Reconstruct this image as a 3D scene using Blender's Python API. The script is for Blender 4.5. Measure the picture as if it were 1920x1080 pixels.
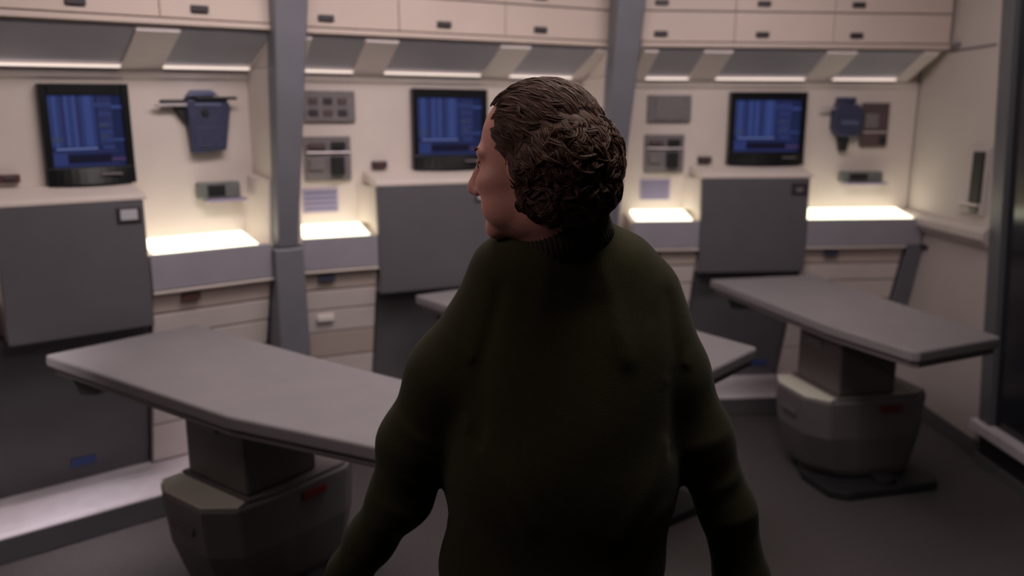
import bpy, bmesh, math, random
import numpy as np
from mathutils import Vector, Matrix
random.seed(7); rng = np.random.default_rng(7)
R = math.radians
for o in list(bpy.data.objects): bpy.data.objects.remove(o)
C = bpy.context.scene.collection
sc = bpy.context.scene

# ---------------------------------------------------------------- camera, world, lights, exposure
cam_d = bpy.data.cameras.new('camera'); cam = bpy.data.objects.new('camera', cam_d); C.objects.link(cam)
cam.location = (0, 0, 1.65); cam.rotation_euler = (R(90 - 11.677), 0, 0)
cam_d.sensor_width = 36; cam_d.lens = 36 * 1500 / 1920
cam_d.clip_start = .05
cam_d.dof.use_dof = True; cam_d.dof.focus_distance = 1.42; cam_d.dof.aperture_fstop = 28.1 / 1000 / .0135
sc.camera = cam
sc.view_settings.view_transform = 'Standard'; sc.view_settings.look = 'None'
sc.view_settings.gamma = 1; sc.view_settings.exposure = 0; sc.view_settings.use_curve_mapping = False
w = bpy.data.worlds.new('world'); sc.world = w; w.use_nodes = True
w.node_tree.nodes['Background'].inputs[0].default_value = (.5, .48, .55, 1)
w.node_tree.nodes['Background'].inputs[1].default_value = .17

def area(name, loc, target, sx, sy, power, col=(1, .86, .8), spread=180):
    l = bpy.data.lights.new(name, 'AREA'); l.shape = 'RECTANGLE'; l.size = sx; l.size_y = sy
    l.energy = power; l.color = col; l.spread = R(spread)
    o = bpy.data.objects.new(name, l); C.objects.link(o); o.location = loc
    o.rotation_euler = (Vector(target) - Vector(loc)).to_track_quat('-Z', 'Y').to_euler()
    return o
LIGHTS = [
    ('left bay', (-.75, 2.35, 2.72), (-1.45, 3.1, 1.6), 1.0, .3, 8, (1, .86, .83), 130),
    ('middle bay', (.15, 2.9, 2.72), (-.2, 3.9, 1.6), 1.0, .3, 8.8, (1, .86, .83), 130),
    ('right bay', (1.35, 3.1, 2.72), (1.4, 4.3, 1.6), 1.0, .3, 8.2, (1, .86, .83), 130),
    ('middle of the room', (.1, 2.2, 2.72), (.1, 2.2, 0), 1.2, .4, 6.2, (1, .88, .9), 150),
    ('entrance side', (.45, 1.35, 2.72), (.25, 1.5, 1.2), .9, .4, 8, (1, .88, .80), 140),
    ('left side of the room', (-1.7, .9, 2.72), (-.1, 1.45, 1.5), .9, .4, 3.6, (1, .78, .76), 90),
    ('far left corner, added to brighten the plinth', (-2.35, 1.85, 2.72), (-1.62, 2.88, .12), .3, .3, 1.5, (1, .88, .90), 22),  # extra narrow lamp, added to put a highlight on the left plinth
]
for a in LIGHTS: area('ceiling_lamp', *a[1:])

# ---------------------------------------------------------------- materials
def mat(name, col, rough=.6, metal=0, spec=.4, noise=0, nscale=20, bump=0, bscale=200, emit=None, es=0, sheen=0, coat=0):
    m = bpy.data.materials.new(name); m.use_nodes = True; nt = m.node_tree; b = nt.nodes['Principled BSDF']
    b.inputs['Base Color'].default_value = (*col, 1); b.inputs['Roughness'].default_value = rough
    b.inputs['Metallic'].default_value = metal; b.inputs['Specular IOR Level'].default_value = spec
    tc = nt.nodes.new('ShaderNodeTexCoord')
    if noise:
        n = nt.nodes.new('ShaderNodeTexNoise'); n.inputs['Scale'].default_value = nscale; n.inputs['Detail'].default_value = 5
        nt.links.new(tc.outputs['Object'], n.inputs['Vector'])
        r = nt.nodes.new('ShaderNodeValToRGB')
        r.color_ramp.elements[0].position = .3; r.color_ramp.elements[1].position = .7
        r.color_ramp.elements[0].color = (*[c * (1 - noise) for c in col], 1)
        r.color_ramp.elements[1].color = (*[min(1, c * (1 + noise)) for c in col], 1)
        nt.links.new(n.outputs['Fac'], r.inputs[0]); nt.links.new(r.outputs[0], b.inputs['Base Color'])
    if bump:
        n = nt.nodes.new('ShaderNodeTexNoise'); n.inputs['Scale'].default_value = bscale; n.inputs['Detail'].default_value = 3
        nt.links.new(tc.outputs['Object'], n.inputs['Vector'])
        bp = nt.nodes.new('ShaderNodeBump'); bp.inputs['Strength'].default_value = bump; bp.inputs['Distance'].default_value = .002
        nt.links.new(n.outputs['Fac'], bp.inputs['Height']); nt.links.new(bp.outputs[0], b.inputs['Normal'])
    if emit:
        b.inputs['Emission Color'].default_value = (*emit, 1); b.inputs['Emission Strength'].default_value = es
    if sheen:
        b.inputs['Sheen Weight'].default_value = sheen; b.inputs['Sheen Roughness'].default_value = .5
    if coat: b.inputs['Coat Weight'].default_value = coat
    return m
M = dict(
    cream=mat('cream_panel', (.68, .60, .565), .6, noise=.03, nscale=6),
    cabinet=mat('cream_cabinet', (.64, .53, .48), .55, noise=.03, nscale=5),
    drawer=mat('drawer_front', (.80, .72, .70), .5, noise=.05, nscale=4),
    rightwall=mat('right_wall_panel', (.58, .52, .50), .6, noise=.03, nscale=5),
    rib_cream=mat('soffit_rib', (.84, .76, .77), .6, noise=.03, nscale=5),
    gap=mat('shadow_gap_rubber', (.13, .11, .11), .8),
    grey=mat('grey_laminate', (.118, .112, .128), .5, noise=.04, nscale=8),
    greydark=mat('dark_grey_laminate', (.13, .125, .135), .5, noise=.05, nscale=8),
    bluegrey=mat('blue_grey_metal', (.31, .295, .345), .5, metal=.0, noise=.05, nscale=9),
    sill=mat('brushed_sill', (.80, .74, .80), .42, metal=.1, noise=.06, nscale=14),
    pillar=mat('pillar_paint', (.20, .20, .235), .45, metal=.2, noise=.05, nscale=7),
    soffit=mat('soffit_glass', (.46, .45, .53), .8, spec=.2, noise=.07, nscale=4),
    handle=mat('dark_handle', (.05, .04, .05), .4),
    redhandle=mat('brown_red_handle', (.09, .04, .04), .5),
    bluehandle=mat('blue_handle', (.05, .06, .10), .5),
    black=mat('black_bezel', (.008, .008, .01), .3, spec=.5),
    blackgloss=mat('screen_glass', (.006, .007, .015), .12, emit=(.01, .015, .05), es=1),
    floor=mat('floor_carpet', (.088, .078, .08), .85, noise=.12, nscale=60, bump=.4, bscale=400),
    ceiling=mat('ceiling_paint', (.3, .27, .26), .8, noise=.03),
    wallgrey=mat('wall_paint', (.2, .19, .2), .8, noise=.03),
    bedtop=mat('bed_vinyl', (.27, .25, .265), .55, noise=.04, nscale=10, bump=.15, bscale=120),
    bedbody=mat('bed_body', (.2, .18, .185), .5, noise=.04, nscale=7),
    bedcol=mat('bed_column', (.15, .132, .13), .5, noise=.04, nscale=7),
    tray=mat('tray_cream', (.9, .88, .76), .5),
    base=mat('base_rubber', (.025, .025, .027), .6),
    red=mat('red_label', (.22, .02, .02), .5),
    blue=mat('blue_label', (.05, .09, .28), .5),
    white=mat('label_white', (.5, .5, .54), .4),
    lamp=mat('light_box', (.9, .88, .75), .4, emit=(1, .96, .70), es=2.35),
    strip=mat('sill_glow', (.9, .85, .8), .4, emit=(1, .82, .72), es=.95),  # no lamp: emission stands in for light caught on the sill edge
    glow_face=mat('lamp_diffuser', (.9, .9, .9), .4, emit=(1, .86, .8), es=1.5),
    darkglass=mat('dark_glass', (.02, .022, .028), .15, spec=.5),
    frame=mat('door_frame', (.17, .175, .19), .4, metal=.3),
    device=mat('blue_device', (.045, .05, .105), .5, noise=.1, nscale=30),
    devlight=mat('blue_device_trim', (.12, .14, .25), .45),
    devdark=mat('black_plastic', (.02, .02, .022), .45),
    chrome=mat('pale_metal', (.6, .55, .58), .3, metal=.5),
    slotbox=mat('green_grey_plastic', (.17, .18, .175), .5, noise=.1, nscale=25),
    instr=mat('instrument_grey', (.19, .17, .18), .5, noise=.12, nscale=40),
    instrred=mat('instrument_maroon', (.10, .068, .075), .5, noise=.1, nscale=40),
    lilac=mat('lilac_label', (.34, .29, .42), .5),
    skin=mat('skin', (.50, .235, .19), .5, noise=.07, nscale=25, bump=.25, bscale=150),
    sweater=mat('olive_knit', (.024, .022, .0085), .9, spec=.12, noise=.1, nscale=120, bump=.5, bscale=500, sheen=.06),
    rib=mat('olive_ribbing', (.022, .019, .009), .9, spec=.15, bump=.5, bscale=300, sheen=.1),
    trousers=mat('dark_trousers', (.02, .02, .022), .85, noise=.1, nscale=50),
    shoe=mat('black_leather', (.012, .011, .011), .35),
    hair=mat('brown_hair', (.062, .028, .018), .6, noise=.4, nscale=60, spec=.3),
    eye=mat('eye_white', (.6, .56, .52), .2),
)
for i, (n, c, e) in enumerate([('s0', (.03, .06, .26), .75), ('s1', (.045, .09, .36), .85), ('s2', (.025, .04, .18), .7),
                               ('s3', (.13, .2, .55), .9), ('s4', (.004, .006, .03), .6), ('s5', (.06, .09, .16), .7), ('s6', (.10, .06, .2), .7)]):
    M[n] = mat('screen_blue_' + 'abcdefg'[i], (.01, .01, .02), .3, emit=(c[0] * 1.15 + .002, c[1], c[2] * .85), es=e * .66)

# ---------------------------------------------------------------- object helpers
OFF = {}
BAY = 0
def drop(x, z):      # the left bay's upper fittings run very slightly downhill to the left
    return max(0, .8 - x) * .022 * min(1, max(0, (z - 1.3) / .25))
class MB:
    def __init__(s): s.v = []; s.f = []; s.m = []; s.mats = []
    def mi(s, m):
        if m not in s.mats: s.mats.append(m)
        return s.mats.index(m)
    def add(s, vs, fs, m=None):
        b = len(s.v); s.v += [tuple(v) for v in vs]; k = s.mi(m) if m else 0
        for f in fs: s.f.append([b + i for i in f]); s.m.append(k)
        return s
    def hexa(s, p, m=None):     # p: 8 points, bottom 4 ccw, top 4 ccw
        return s.add(p, [(3, 2, 1, 0), (4, 5, 6, 7), (0, 1, 5, 4), (1, 2, 6, 5), (2, 3, 7, 6), (3, 0, 4, 7)], m)
    def box(s, x0, x1, y0, y1, z0, z1, m=None):
        return s.hexa([(x0, y0, z0), (x1, y0, z0), (x1, y1, z0), (x0, y1, z0), (x0, y0, z1), (x1, y0, z1), (x1, y1, z1), (x0, y1, z1)], m)
    def prism(s, poly, z0, z1, m=None):     # poly in xy
        n = len(poly)
        return s.add([(x, y, z0) for x, y in poly] + [(x, y, z1) for x, y in poly],
                     [tuple(range(n))[::-1], tuple(range(n, 2 * n))] + [(i, (i + 1) % n, n + (i + 1) % n, n + i) for i in range(n)], m)
    def sect(s, poly, x0, x1, m=None):      # poly in (y,z), extruded along x
        n = len(poly)
        return s.add([(x0, y, z) for y, z in poly] + [(x1, y, z) for y, z in poly],
                     [tuple(range(n)), tuple(range(n, 2 * n))[::-1]] + [(i, n + i, n + (i + 1) % n, (i + 1) % n) for i in range(n)], m)
    def cyl(s, c, r, h, axis='z', n=20, m=None, r2=None):
        r2 = r if r2 is None else r2; vs = []
        for k, rr in ((0, r), (1, r2)):
            for i in range(n):
                a = 2 * math.pi * i / n; u, v = rr * math.cos(a), rr * math.sin(a); t = h * k
                vs.append({'z': (c[0] + u, c[1] + v, c[2] + t), 'x': (c[0] + t, c[1] + u, c[2] + v), 'y': (c[0] + u, c[1] + t, c[2] + v)}[axis])
        return s.add(vs, [tuple(range(n))[::-1], tuple(range(n, 2 * n))] + [(i, (i + 1) % n, n + (i + 1) % n, n + i) for i in range(n)], m)
    def build(s, name, m=None, parent=None, bevel=.003, seg=2, smooth=False, loc=None):
        off = OFF.get(parent.name, (0, 0, 0)) if parent else (0, 0, 0)
        if BAY == 1 and (parent or loc): s.v = [(x, y, z - drop(x, z)) for x, y, z in s.v]
        me = bpy.data.meshes.new(name)
        me.from_pydata([(x - off[0], y - off[1], z - off[2]) for x, y, z in s.v], [], s.f)
        bm = bmesh.new(); bm.from_mesh(me); bmesh.ops.recalc_face_normals(bm, faces=bm.faces); bm.to_mesh(me); bm.free()
        for mm in (s.mats or [m]): me.materials.append(M[mm])
        for p, k in zip(me.polygons, s.m): p.material_index = k; p.use_smooth = smooth
        o = bpy.data.objects.new(name, me); C.objects.link(o)
        if parent: o.parent = parent
        OFF[o.name] = off
        if bevel:
            b = o.modifiers.new('bevel', 'BEVEL'); b.width = bevel; b.segments = seg; b.limit_method = 'ANGLE'; b.angle_limit = R(40)
        return o
def tag(o, label=None, cat=None, group=None, kind=None):
    if label: o['label'] = label
    if cat: o['category'] = cat
    if group: o['group'] = group
    if kind: o['kind'] = kind
    return o

# A wall facet: local x runs along the wall (to the right), local -y points into the room.
FAC = {1: ((-1.745, 3.26), R(39.8)), 2: ((-.34, 4.2), R(25)), 3: ((1.45, 4.63), R(5)), 0: ((-2.79, 1.90), R(62))}
def world(b, s, k, z=0):
    (x, y), a = FAC[b]; return (x + s * math.cos(a) + k * math.sin(a), y + s * math.sin(a) - k * math.cos(a), z)
def thing(name, label, cat, b, s=0, k=0, z=0, group=None):
    o = bpy.data.objects.new(name, None); C.objects.link(o); o.empty_display_size = .1
    o.location = world(b, s, k, z); o.rotation_euler = (0, 0, FAC[b][1]); OFF[o.name] = (s, -k, z)
    return tag(o, label, cat, group)
def single(mb, name, m, b, s=0, k=0, z=0, label=None, cat=None, group=None, kind=None, **kw):   # a thing or structure that is one mesh
    class P: pass
    p = P(); p.name = '_tmp'; OFF['_tmp'] = (s, -k, z)
    pn = mb
    if b == 1 and BAY == 1 and not name.startswith('wall'): pn.v = [(x, y, zz - drop(x, zz)) for x, y, zz in pn.v]
    pn.v = [(x - s, y + k, zz - z) for x, y, zz in pn.v]
    o = pn.build(name, m, None, **kw); o.location = world(b, s, k, z); o.rotation_euler = (0, 0, FAC[b][1])
    return tag(o, label, cat, group, kind)
def K(*a): return [-v for v in a]

# ---------------------------------------------------------------- room shell
CEIL = 2.78
fl = MB().box(-3.6, 3.4, -2.6, 5.4, -.1, 0).build('floor', 'floor', bevel=0); tag(fl, kind='structure')
ce = MB().box(-3.6, 3.4, -2.6, 5.4, CEIL, CEIL + .1).build('ceiling', 'ceiling', bevel=0); tag(ce, kind='structure')
tag(MB().box(-3.6, 3.4, -2.6, -2.5, 0, CEIL).build('wall_front', 'wallgrey', bevel=0), kind='structure')
tag(MB().box(-3.6, -3.3, -2.5, .95, 0, CEIL).build('wall_left', 'wallgrey', bevel=0), kind='structure')
for b, nm in ((0, 'wall_side_left'), (1, 'wall_back_left'), (2, 'wall_back_middle'), (3, 'wall_back_right')):
    single(MB().sect([(.13, 0), (.13, .80), (0, .82), (0, CEIL), (.22, CEIL), (.22, 0)], -.98 if b == 0 else -.87, .87 if b < 3 else .874), nm, 'cream', b, kind='structure', bevel=0)
# right wall: runs towards the camera along x = 2.33; beyond y 3.75 to the back corner it is cream panelling
RX = 2.33
tag(MB().hexa([(RX, 3.72, 0), (RX + .12, 3.72, 0), (RX + .12, 4.9, 0), (RX, 4.9, 0), (RX, 4.02, CEIL), (RX + .12, 4.02, CEIL), (RX + .12, 4.9, CEIL), (RX, 4.9, CEIL)])
    .build('wall_right', 'rightwall', bevel=0), kind='structure')
tag(MB().box(RX + .005, RX + .12, -2.5, 1.2, 0, CEIL).build('wall_right_near', 'wallgrey', bevel=0), kind='structure')

# upper beam seam, ledge rail, baseboard on the right wall
tag(MB().box(RX - .006, RX, 4.0, 4.42, 2.015, 2.022).build('trim_1', 'gap', bevel=0), kind='structure')
tag(MB().sect([(0, 0), (0, .115), (-.045, .105), (-.06, .08), (-.06, .045), (-.02, .0)], 0, .86).build('trim_2', 'rightwall', bevel=.004), kind='structure')
t2 = bpy.data.objects['trim_2']; t2.rotation_euler = (0, 0, R(-90)); t2.location = (RX, 4.69, 1.045)
tag(MB().box(RX - .012, RX, 3.73, 4.6, 0, .09).build('baseboard_right', 'greydark', bevel=.002), kind='structure')

# dark glass partition that continues the right wall towards the camera
g = bpy.data.objects.new('glass_partition', None); C.objects.link(g); g.location = (RX, 3.6, 0); OFF[g.name] = (RX, 3.6, 0)
tag(g, 'tall dark glass partition at the right edge, standing on a pale sill', 'partition')
m = MB()
m.hexa([(RX - .03, 3.64, .18), (RX + .06, 3.64, .18), (RX + .06, 3.73, .18), (RX - .03, 3.73, .18), (RX - .03, 3.91, CEIL - .01), (RX + .06, 3.91, CEIL - .01), (RX + .06, 4.01, CEIL - .01), (RX - .03, 4.01, CEIL - .01)])
m.box(RX - .03, RX + .06, 1.2, 3.7, CEIL - .1, CEIL - .01).box(RX - .03, RX + .06, 1.2, 1.3, .18, CEIL - .01)
m.build('frame', 'frame', g)
MB().hexa([(RX, 1.25, .2), (RX + .02, 1.25, .2), (RX + .02, 3.66, .2), (RX, 3.66, .2), (RX, 1.25, CEIL - .05), (RX + .02, 1.25, CEIL - .05), (RX + .02, 3.95, CEIL - .05), (RX, 3.95, CEIL - .05)]).build('glass_pane', 'darkglass', g, bevel=0)
MB().box(RX - .06, RX + .08, 1.2, 3.76, .165, .215).build('sill', 'sill', g)['label'] = 'pale metal sill'
MB().box(RX - .01, RX + .06, 1.2, 3.74, .045, .165).build('kick_plate', 'base', g)
MB().box(RX - .03, RX + .06, 1.2, 3.74, 0, .045).build('foot_rail', 'frame', g)

# slotted control unit on the right wall
g = bpy.data.objects.new('wall_control_unit', None); C.objects.link(g); g.location = (RX, 4.0, 1.2); OFF[g.name] = (RX, 4.0, 1.2)
tag(g, 'narrow vertical wall unit with a black slot on the cream right wall', 'control unit')
MB().box(RX - .02, RX, 3.93, 4.14, 1.2, 1.53).build('housing', 'rightwall', g)
MB().box(RX - .032, RX - .015, 3.95, 4.04, 1.26, 1.51).build('slot', 'base', g)
MB().box(RX - .03, RX - .015, 3.96, 4.03, 1.21, 1.235).build('button', 'handle', g)
MB().box(RX - .036, RX - .015, 3.95, 4.12, 1.245, 1.255).build('trim_bar', 'chrome', g)
for (y, z, lb) in ((4.47, .965, 'small dark pull on the right wall below the ledge'), (4.36, 2.045, 'small grey pull high on the right wall beside the cabinets')):
    g = MB().box(RX - .018, RX, y - .04, y + .04, z - .012, z + .012).build('wall_pull', 'handle' if z < 1 else 'instr'); tag(g, lb, 'handle')

# ---------------------------------------------------------------- bays
BN = {1: 'left', 2: 'middle', 3: 'right'}
bnd = {1: (-.82, -.3, .27, .82), 2: (-.82, -.33, .2, .82), 3: (-.82, -.33, .2, .84)}
hx = {1: (-.55, -.02, .42), 2: (-.66, -.115, .385), 3: (-.72, -.185, .32)}
stn = {1: (-.345, .172), 2: (-.435, .172), 3: (-.435, .172)}       # console width
mon = {1: (-.125, .2), 2: (-.19, .215), 3: (-.235, .205)}
trim_n = [3]
def trim():
    trim_n[0] += 1; return 'trim_%d' % (trim_n[0] - 1)

for b in (1, 2, 3):
    e = BN[b]; BAY = b
    sR = {1: .785, 2: .815, 3: .84}[b]; wR = {1: .825, 2: .865, 3: .868}[b]
    # overhead cabinets
    cab = thing('overhead_cabinet', f'cream overhead cabinet run above the {e} monitor, with small dark door pulls', 'cabinet', b, 0, 0, 2.03, 'overhead cabinets along the wall')
    MB().prism([(-.868, 0), (wR, 0), (sR, -.285), (-.82, -.285)], 2.03, CEIL).build('body', 'cabinet', cab)
    MB().box(-.82, sR, -.312, -.286, 2.03, 2.052).build('bottom_lip', 'cabinet', cab)
    MB().box(-.82, sR, -.288, -.2855, 2.053, 2.4).build('door_gap', 'instr', cab, bevel=0)
    for r in range(2):
        z0 = 2.058 + r * .152
        for i in range(3):
            d = MB().box(bnd[b][i] + .0015, bnd[b][i + 1] - .0015, -.304, -.288, z0, z0 + .146).build('door', 'cabinet', cab)
            OFF[d.name] = OFF[cab.name]
            MB().box(hx[b][i] - .034, hx[b][i] + .034, -.318, -.303, z0 + .024, z0 + .05).build('handle', 'handle', d)['label'] = 'dark door pull'
    MB().box(-.82, sR, -.304, -.288, 2.366, CEIL).build('upper_panel', 'cabinet', cab)
    # soffit: sloping underside with ribs and grey panes, and the ledge below
    sl = lambda k, dz=0: 1.902 + k / .285 * .126 + dz
    m = MB().sect([(0, sl(0)), (-.285, sl(.285)), (-.285, sl(.285) + .0), (0, 2.029)], -.82, .82)
    single(m, trim(), 'cream', b, kind='structure', bevel=0)
    wins = [(-.72, -.48), (-.325, .185), (.35, .72)]
    edges = [-.80] + [v for p in wins for v in p] + [.80]
    m = MB()
    for i in range(0, 8, 2):
        x0, x1 = edges[i], edges[i + 1]
        m.sect([(-.001, sl(0)), (-.001, sl(0, -.028)), (-.283, sl(.283, -.022)), (-.283, sl(.283))], x0, x1)
    single(m, trim(), 'rib_cream', b, kind='structure')
    for j, (x0, x1) in enumerate(wins):
        single(MB().sect([(-.02, sl(.02, -.003)), (-.02, sl(.02, -.012)), (-.28, sl(.28, -.012)), (-.28, sl(.28, -.003))], x0 + .002, x1 - .002),
               'window_%d' % (b * 3 - 2 + j), 'soffit', b, kind='structure', bevel=0)
        side = ('left', 'centre', 'right')[j]
        t = thing('glowing_sill', f'thin sill edge with added glow under the {side} sloping pane of the {e} bay', 'light', b, (x0 + x1) / 2, .0, 1.885, 'bright sills under the overhead cabinets')
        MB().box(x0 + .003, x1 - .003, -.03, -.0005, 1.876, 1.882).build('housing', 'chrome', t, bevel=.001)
        MB().box(x0 + .003, x1 - .003, -.032, -.014, 1.8825, 1.893).build('glow_face', 'strip', t, bevel=.002)  # sill edge made to glow, as if lit
    single(MB().sect([(0, 1.875), (-.012, 1.872), (-.012, 1.845), (0, 1.835)], -.86, .86), trim(), 'cream', b, kind='structure')

    # monitor
    x0, x1 = mon[b]; W = x1 - x0; z0, z1 = 1.418, 1.818
    t = thing('wall_monitor', f'black framed monitor with blue striped display in the {e} bay', 'monitor', b, (x0 + x1) / 2, 0, z0, 'wall monitors')
    m = MB()
    m.box(x0, x0 + .028, -.045, 0, z0, z1).box(x1 - .03, x1, -.045, 0, z0, z1).box(x0 + .028, x1 - .03, -.045, 0, z1 - .045, z1)
    n = 12; # bowed lower bezel
    vs = []
    for i in range(n + 1):
        u = i / n; x = x0 + .0 + W * u; bow = .03 * (1 - (2 * u - 1) ** 2)
        vs += [(x, 0, z0), (x, -.05 - bow, z0 - .004), (x, -.046 - bow * .6, z0 + .07), (x, 0, z0 + .07)]
    fs = [(0, 1, 2, 3), (4 * n + 3, 4 * n + 2, 4 * n + 1, 4 * n)]
    for i in range(n):
        for j in range(4): fs.append((4 * i + j, 4 * i + 4 + j, 4 * i + 4 + (j + 1) % 4, 4 * i + (j + 1) % 4))
    m.add(vs, fs); m.build('bezel', 'black', t)
    m = MB(); gx0, gx1, gz0, gz1 = x0 + .028, x1 - .03, z0 + .07, z1 - .045; gw, gh = gx1 - gx0, gz1 - gz0
    m.box(gx0, gx1, -.03, -.005, gz0, gz1, 'blackgloss')
    def sr(u0, u1, v0, v1, mm, d=.0): m.box(gx0 + gw * u0, gx0 + gw * u1, -.0315 - d, -.0295, gz0 + gh * v0, gz0 + gh * v1, mm)
    cols = ['s0', 's1', 's0', 's2', 's1', 's0', 's1', 's2', 's0', 's1', 's1', 's0']
    for i, cc in enumerate(cols): sr(.01 + i * .052, .01 + i * .052 + .047, .30, .995, cc)
    for i in range(17): sr(.01, .63, .33 + i * .04, .333 + i * .04, 's2', .0003)
    sr(.66, .86, .30, .995, 's2')
    for v in (.36, .47, .58, .72, .85): sr(.67, .85, v, v + .045, 's0', .0005)
    sr(.60, .86, .84, .90, 's0', .0008); sr(.86, 1.0, .82, .86, 's1', .0005); sr(.86, 1.0, .37, .395, 's1', .0005)
    sr(.01, .16, .38, .42, 's5', .0009); sr(.68, .8, .42, .45, 's5', .0009); sr(.66, .8, .57, .6, 's5', .0009)
    sr(.06, .62, .258, .285, 's3', .0005); sr(.7, .86, .268, .29, 's1', .0005)
    sr(.01, .9, .21, .25, 's2'); sr(.01, .2, .03, .21, 's0'); sr(.2, .92, .015, .05, 's2'); sr(.2, .8, .07, .18, 's4', .0005)
    sr(.8, 1.0, .085, .125, 's6', .0007)
    m.build('screen', None, t, bevel=0)['label'] = 'blue display with vertical columns and a dark bar'
    MB().box(x1 - .14, x1 - .06, -.084, -.06, z0 + .035, z0 + .043).build('trim_bar', 'instr', t)

    # console below the monitor
    x0, x1 = stn[b]
    t = thing('console_cabinet', f'grey slab-fronted console standing under the {e} monitor', 'console', b, (x0 + x1) / 2, 0, .13, 'grey consoles under the monitors')
    MB().sect([(-.001, 1.355), (-.001, 1.415), (-.03, 1.412), (-.205, 1.378), (-.225, 1.368), (-.225, 1.352)], x0 - .008, x1 + .012).build('top_ledge', 'cream', t)['label'] = 'cream sloping ledge'
    MB().box(x0, x1, -.22, -.185, .83, 1.352).build('front_panel', 'grey', t, bevel=.006)
    MB().prism([(x0 - .045, -.001), (x0 + .004, -.184), (x1 - .004, -.184), (x1 + .045, -.001)], 1.168, 1.35).box(x0 + .002, x1 - .002, -.184, -.001, .835, 1.168).build('body', 'cream', t, bevel=0)['label'] = 'cream flared body behind the grey slab'
    MB().sect([(.128, .13), (.128, .79), (-.001, .822), (-.001, .83), (-.15, .83), (.075, .13)], x0 + (.004 if b > 1 else -.07), x1 - .004).build('lower_panel', 'greydark', t)
    lp = MB().box(x1 - .105, x1 - .015, -.228, -.2195, 1.262, 1.325).build('label_plate', 'handle', t, bevel=.002)
    if b != 3: MB().box(x1 - .093, x1 - .03, -.2315, -.228, 1.273, 1.315).build('label_face', 'white', lp, bevel=.001)['label'] = 'pale square label'
    else: MB().box(x1 - .080, x1 - .045, -.2315, -.228, 1.275, 1.300).build('label_face', 'instr', lp, bevel=.001)
    m = MB(); bx0 = x0 + .20 if b == 1 else x1 - .16
    m.sect([(.055, .20), (.047, .20), (.034, .24), (.042, .24)], bx0, bx0 + .095)
    m.build('sticker', 'blue', t, bevel=.001)['label'] = 'blue sticker'
    if b == 2:
        pass
    # niches either side of the console
    for side, (a0, a1) in (('left', (-.81 if b > 1 else -.74, x0 - (.004 if b > 1 else .075))), ('right', (x1 + .004, .69 if b < 3 else .85))):
        t = thing('light_counter', f'bright glowing counter panel in the niche {side} of the {e} console', 'counter', b, (a0 + a1) / 2, 0, .97, 'glowing niche counters')
        MB().sect([(0, .98), (0, 1.150), (-.19, 1.108), (-.19, .98)], a0, a1).build('body', 'cream', t)
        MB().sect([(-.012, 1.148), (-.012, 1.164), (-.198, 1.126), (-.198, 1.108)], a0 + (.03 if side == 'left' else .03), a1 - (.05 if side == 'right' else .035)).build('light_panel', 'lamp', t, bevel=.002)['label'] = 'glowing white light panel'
        MB().box(a0, a1, -.222, -.2, .972, 1.122).build('fascia', 'bluegrey', t, bevel=.004)['label'] = 'blue-grey metal fascia'
        # bank of drawers under it
        q = thing('drawer_bank', f'cream drawer bank under the glowing counter {side} of the {e} console', 'drawers', b, (a0 + a1) / 2, 0, .13, 'drawer banks under the counters')
        if b == 3 and side == 'right': a1 = .762
        kk = lambda z: -(.205 - (.968 - z) * .29)
        MB().sect([(.128, .13), (.128, .79), (-.001, .822), (-.001, .966), (kk(.966) + .015, .966), (kk(.13) + .015, .13)], a0, a1).build('body', 'instr', q, bevel=0)
        MB().sect([(0, .955), (0, .969), (-.228, .969), (-.228, .958)], a0, a1).build('top_lip', 'cream', q)
        zs = [.955, .865, .76, .64, .50, .33, .135]
        for i in range(6):
            zt, zb = zs[i] - .004, zs[i + 1] + .004
            d = MB().sect([(kk(zt) + .02, zt), (kk(zt), zt), (kk(zb), zb), (kk(zb) + .02, zb)], a0 + .004, a1 - .004).build('drawer', 'drawer' if i % 3 else 'cabinet', q)
            OFF[d.name] = OFF[q.name]
            if i in (0, 2):
                hc = a0 + .155 if side == 'right' else a0 + .12
                zc = (zt + zb) / 2 + .02
                hm = 'redhandle' if (b == 1 and side == 'right' and i == 0) else 'bluehandle' if i == 0 else 'drawer'
                MB().box(hc - .04, hc + .04, kk(zc) - .014, kk(zc) + .002, zc - .016, zc + .014).build('handle', hm, d)['label'] = {'redhandle': 'red-brown handle', 'bluehandle': 'blue-grey handle'}.get(hm, 'cream handle')
    # plinth
    single(MB().sect([(.128, 0), (.128, .129), (-.03, .129), (-.045, .122), (-.235, .118), (-.25, .105), (-.25, .0)], -.80, .80 if b < 3 else .84), trim(), 'sill', b, kind='structure', bevel=.004)
    single(MB().box(-.80, .80 if b < 3 else .84, -.254, -.249, .004, .100), trim(), 'greydark', b, kind='structure', bevel=.001)

BAY = 0
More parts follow.
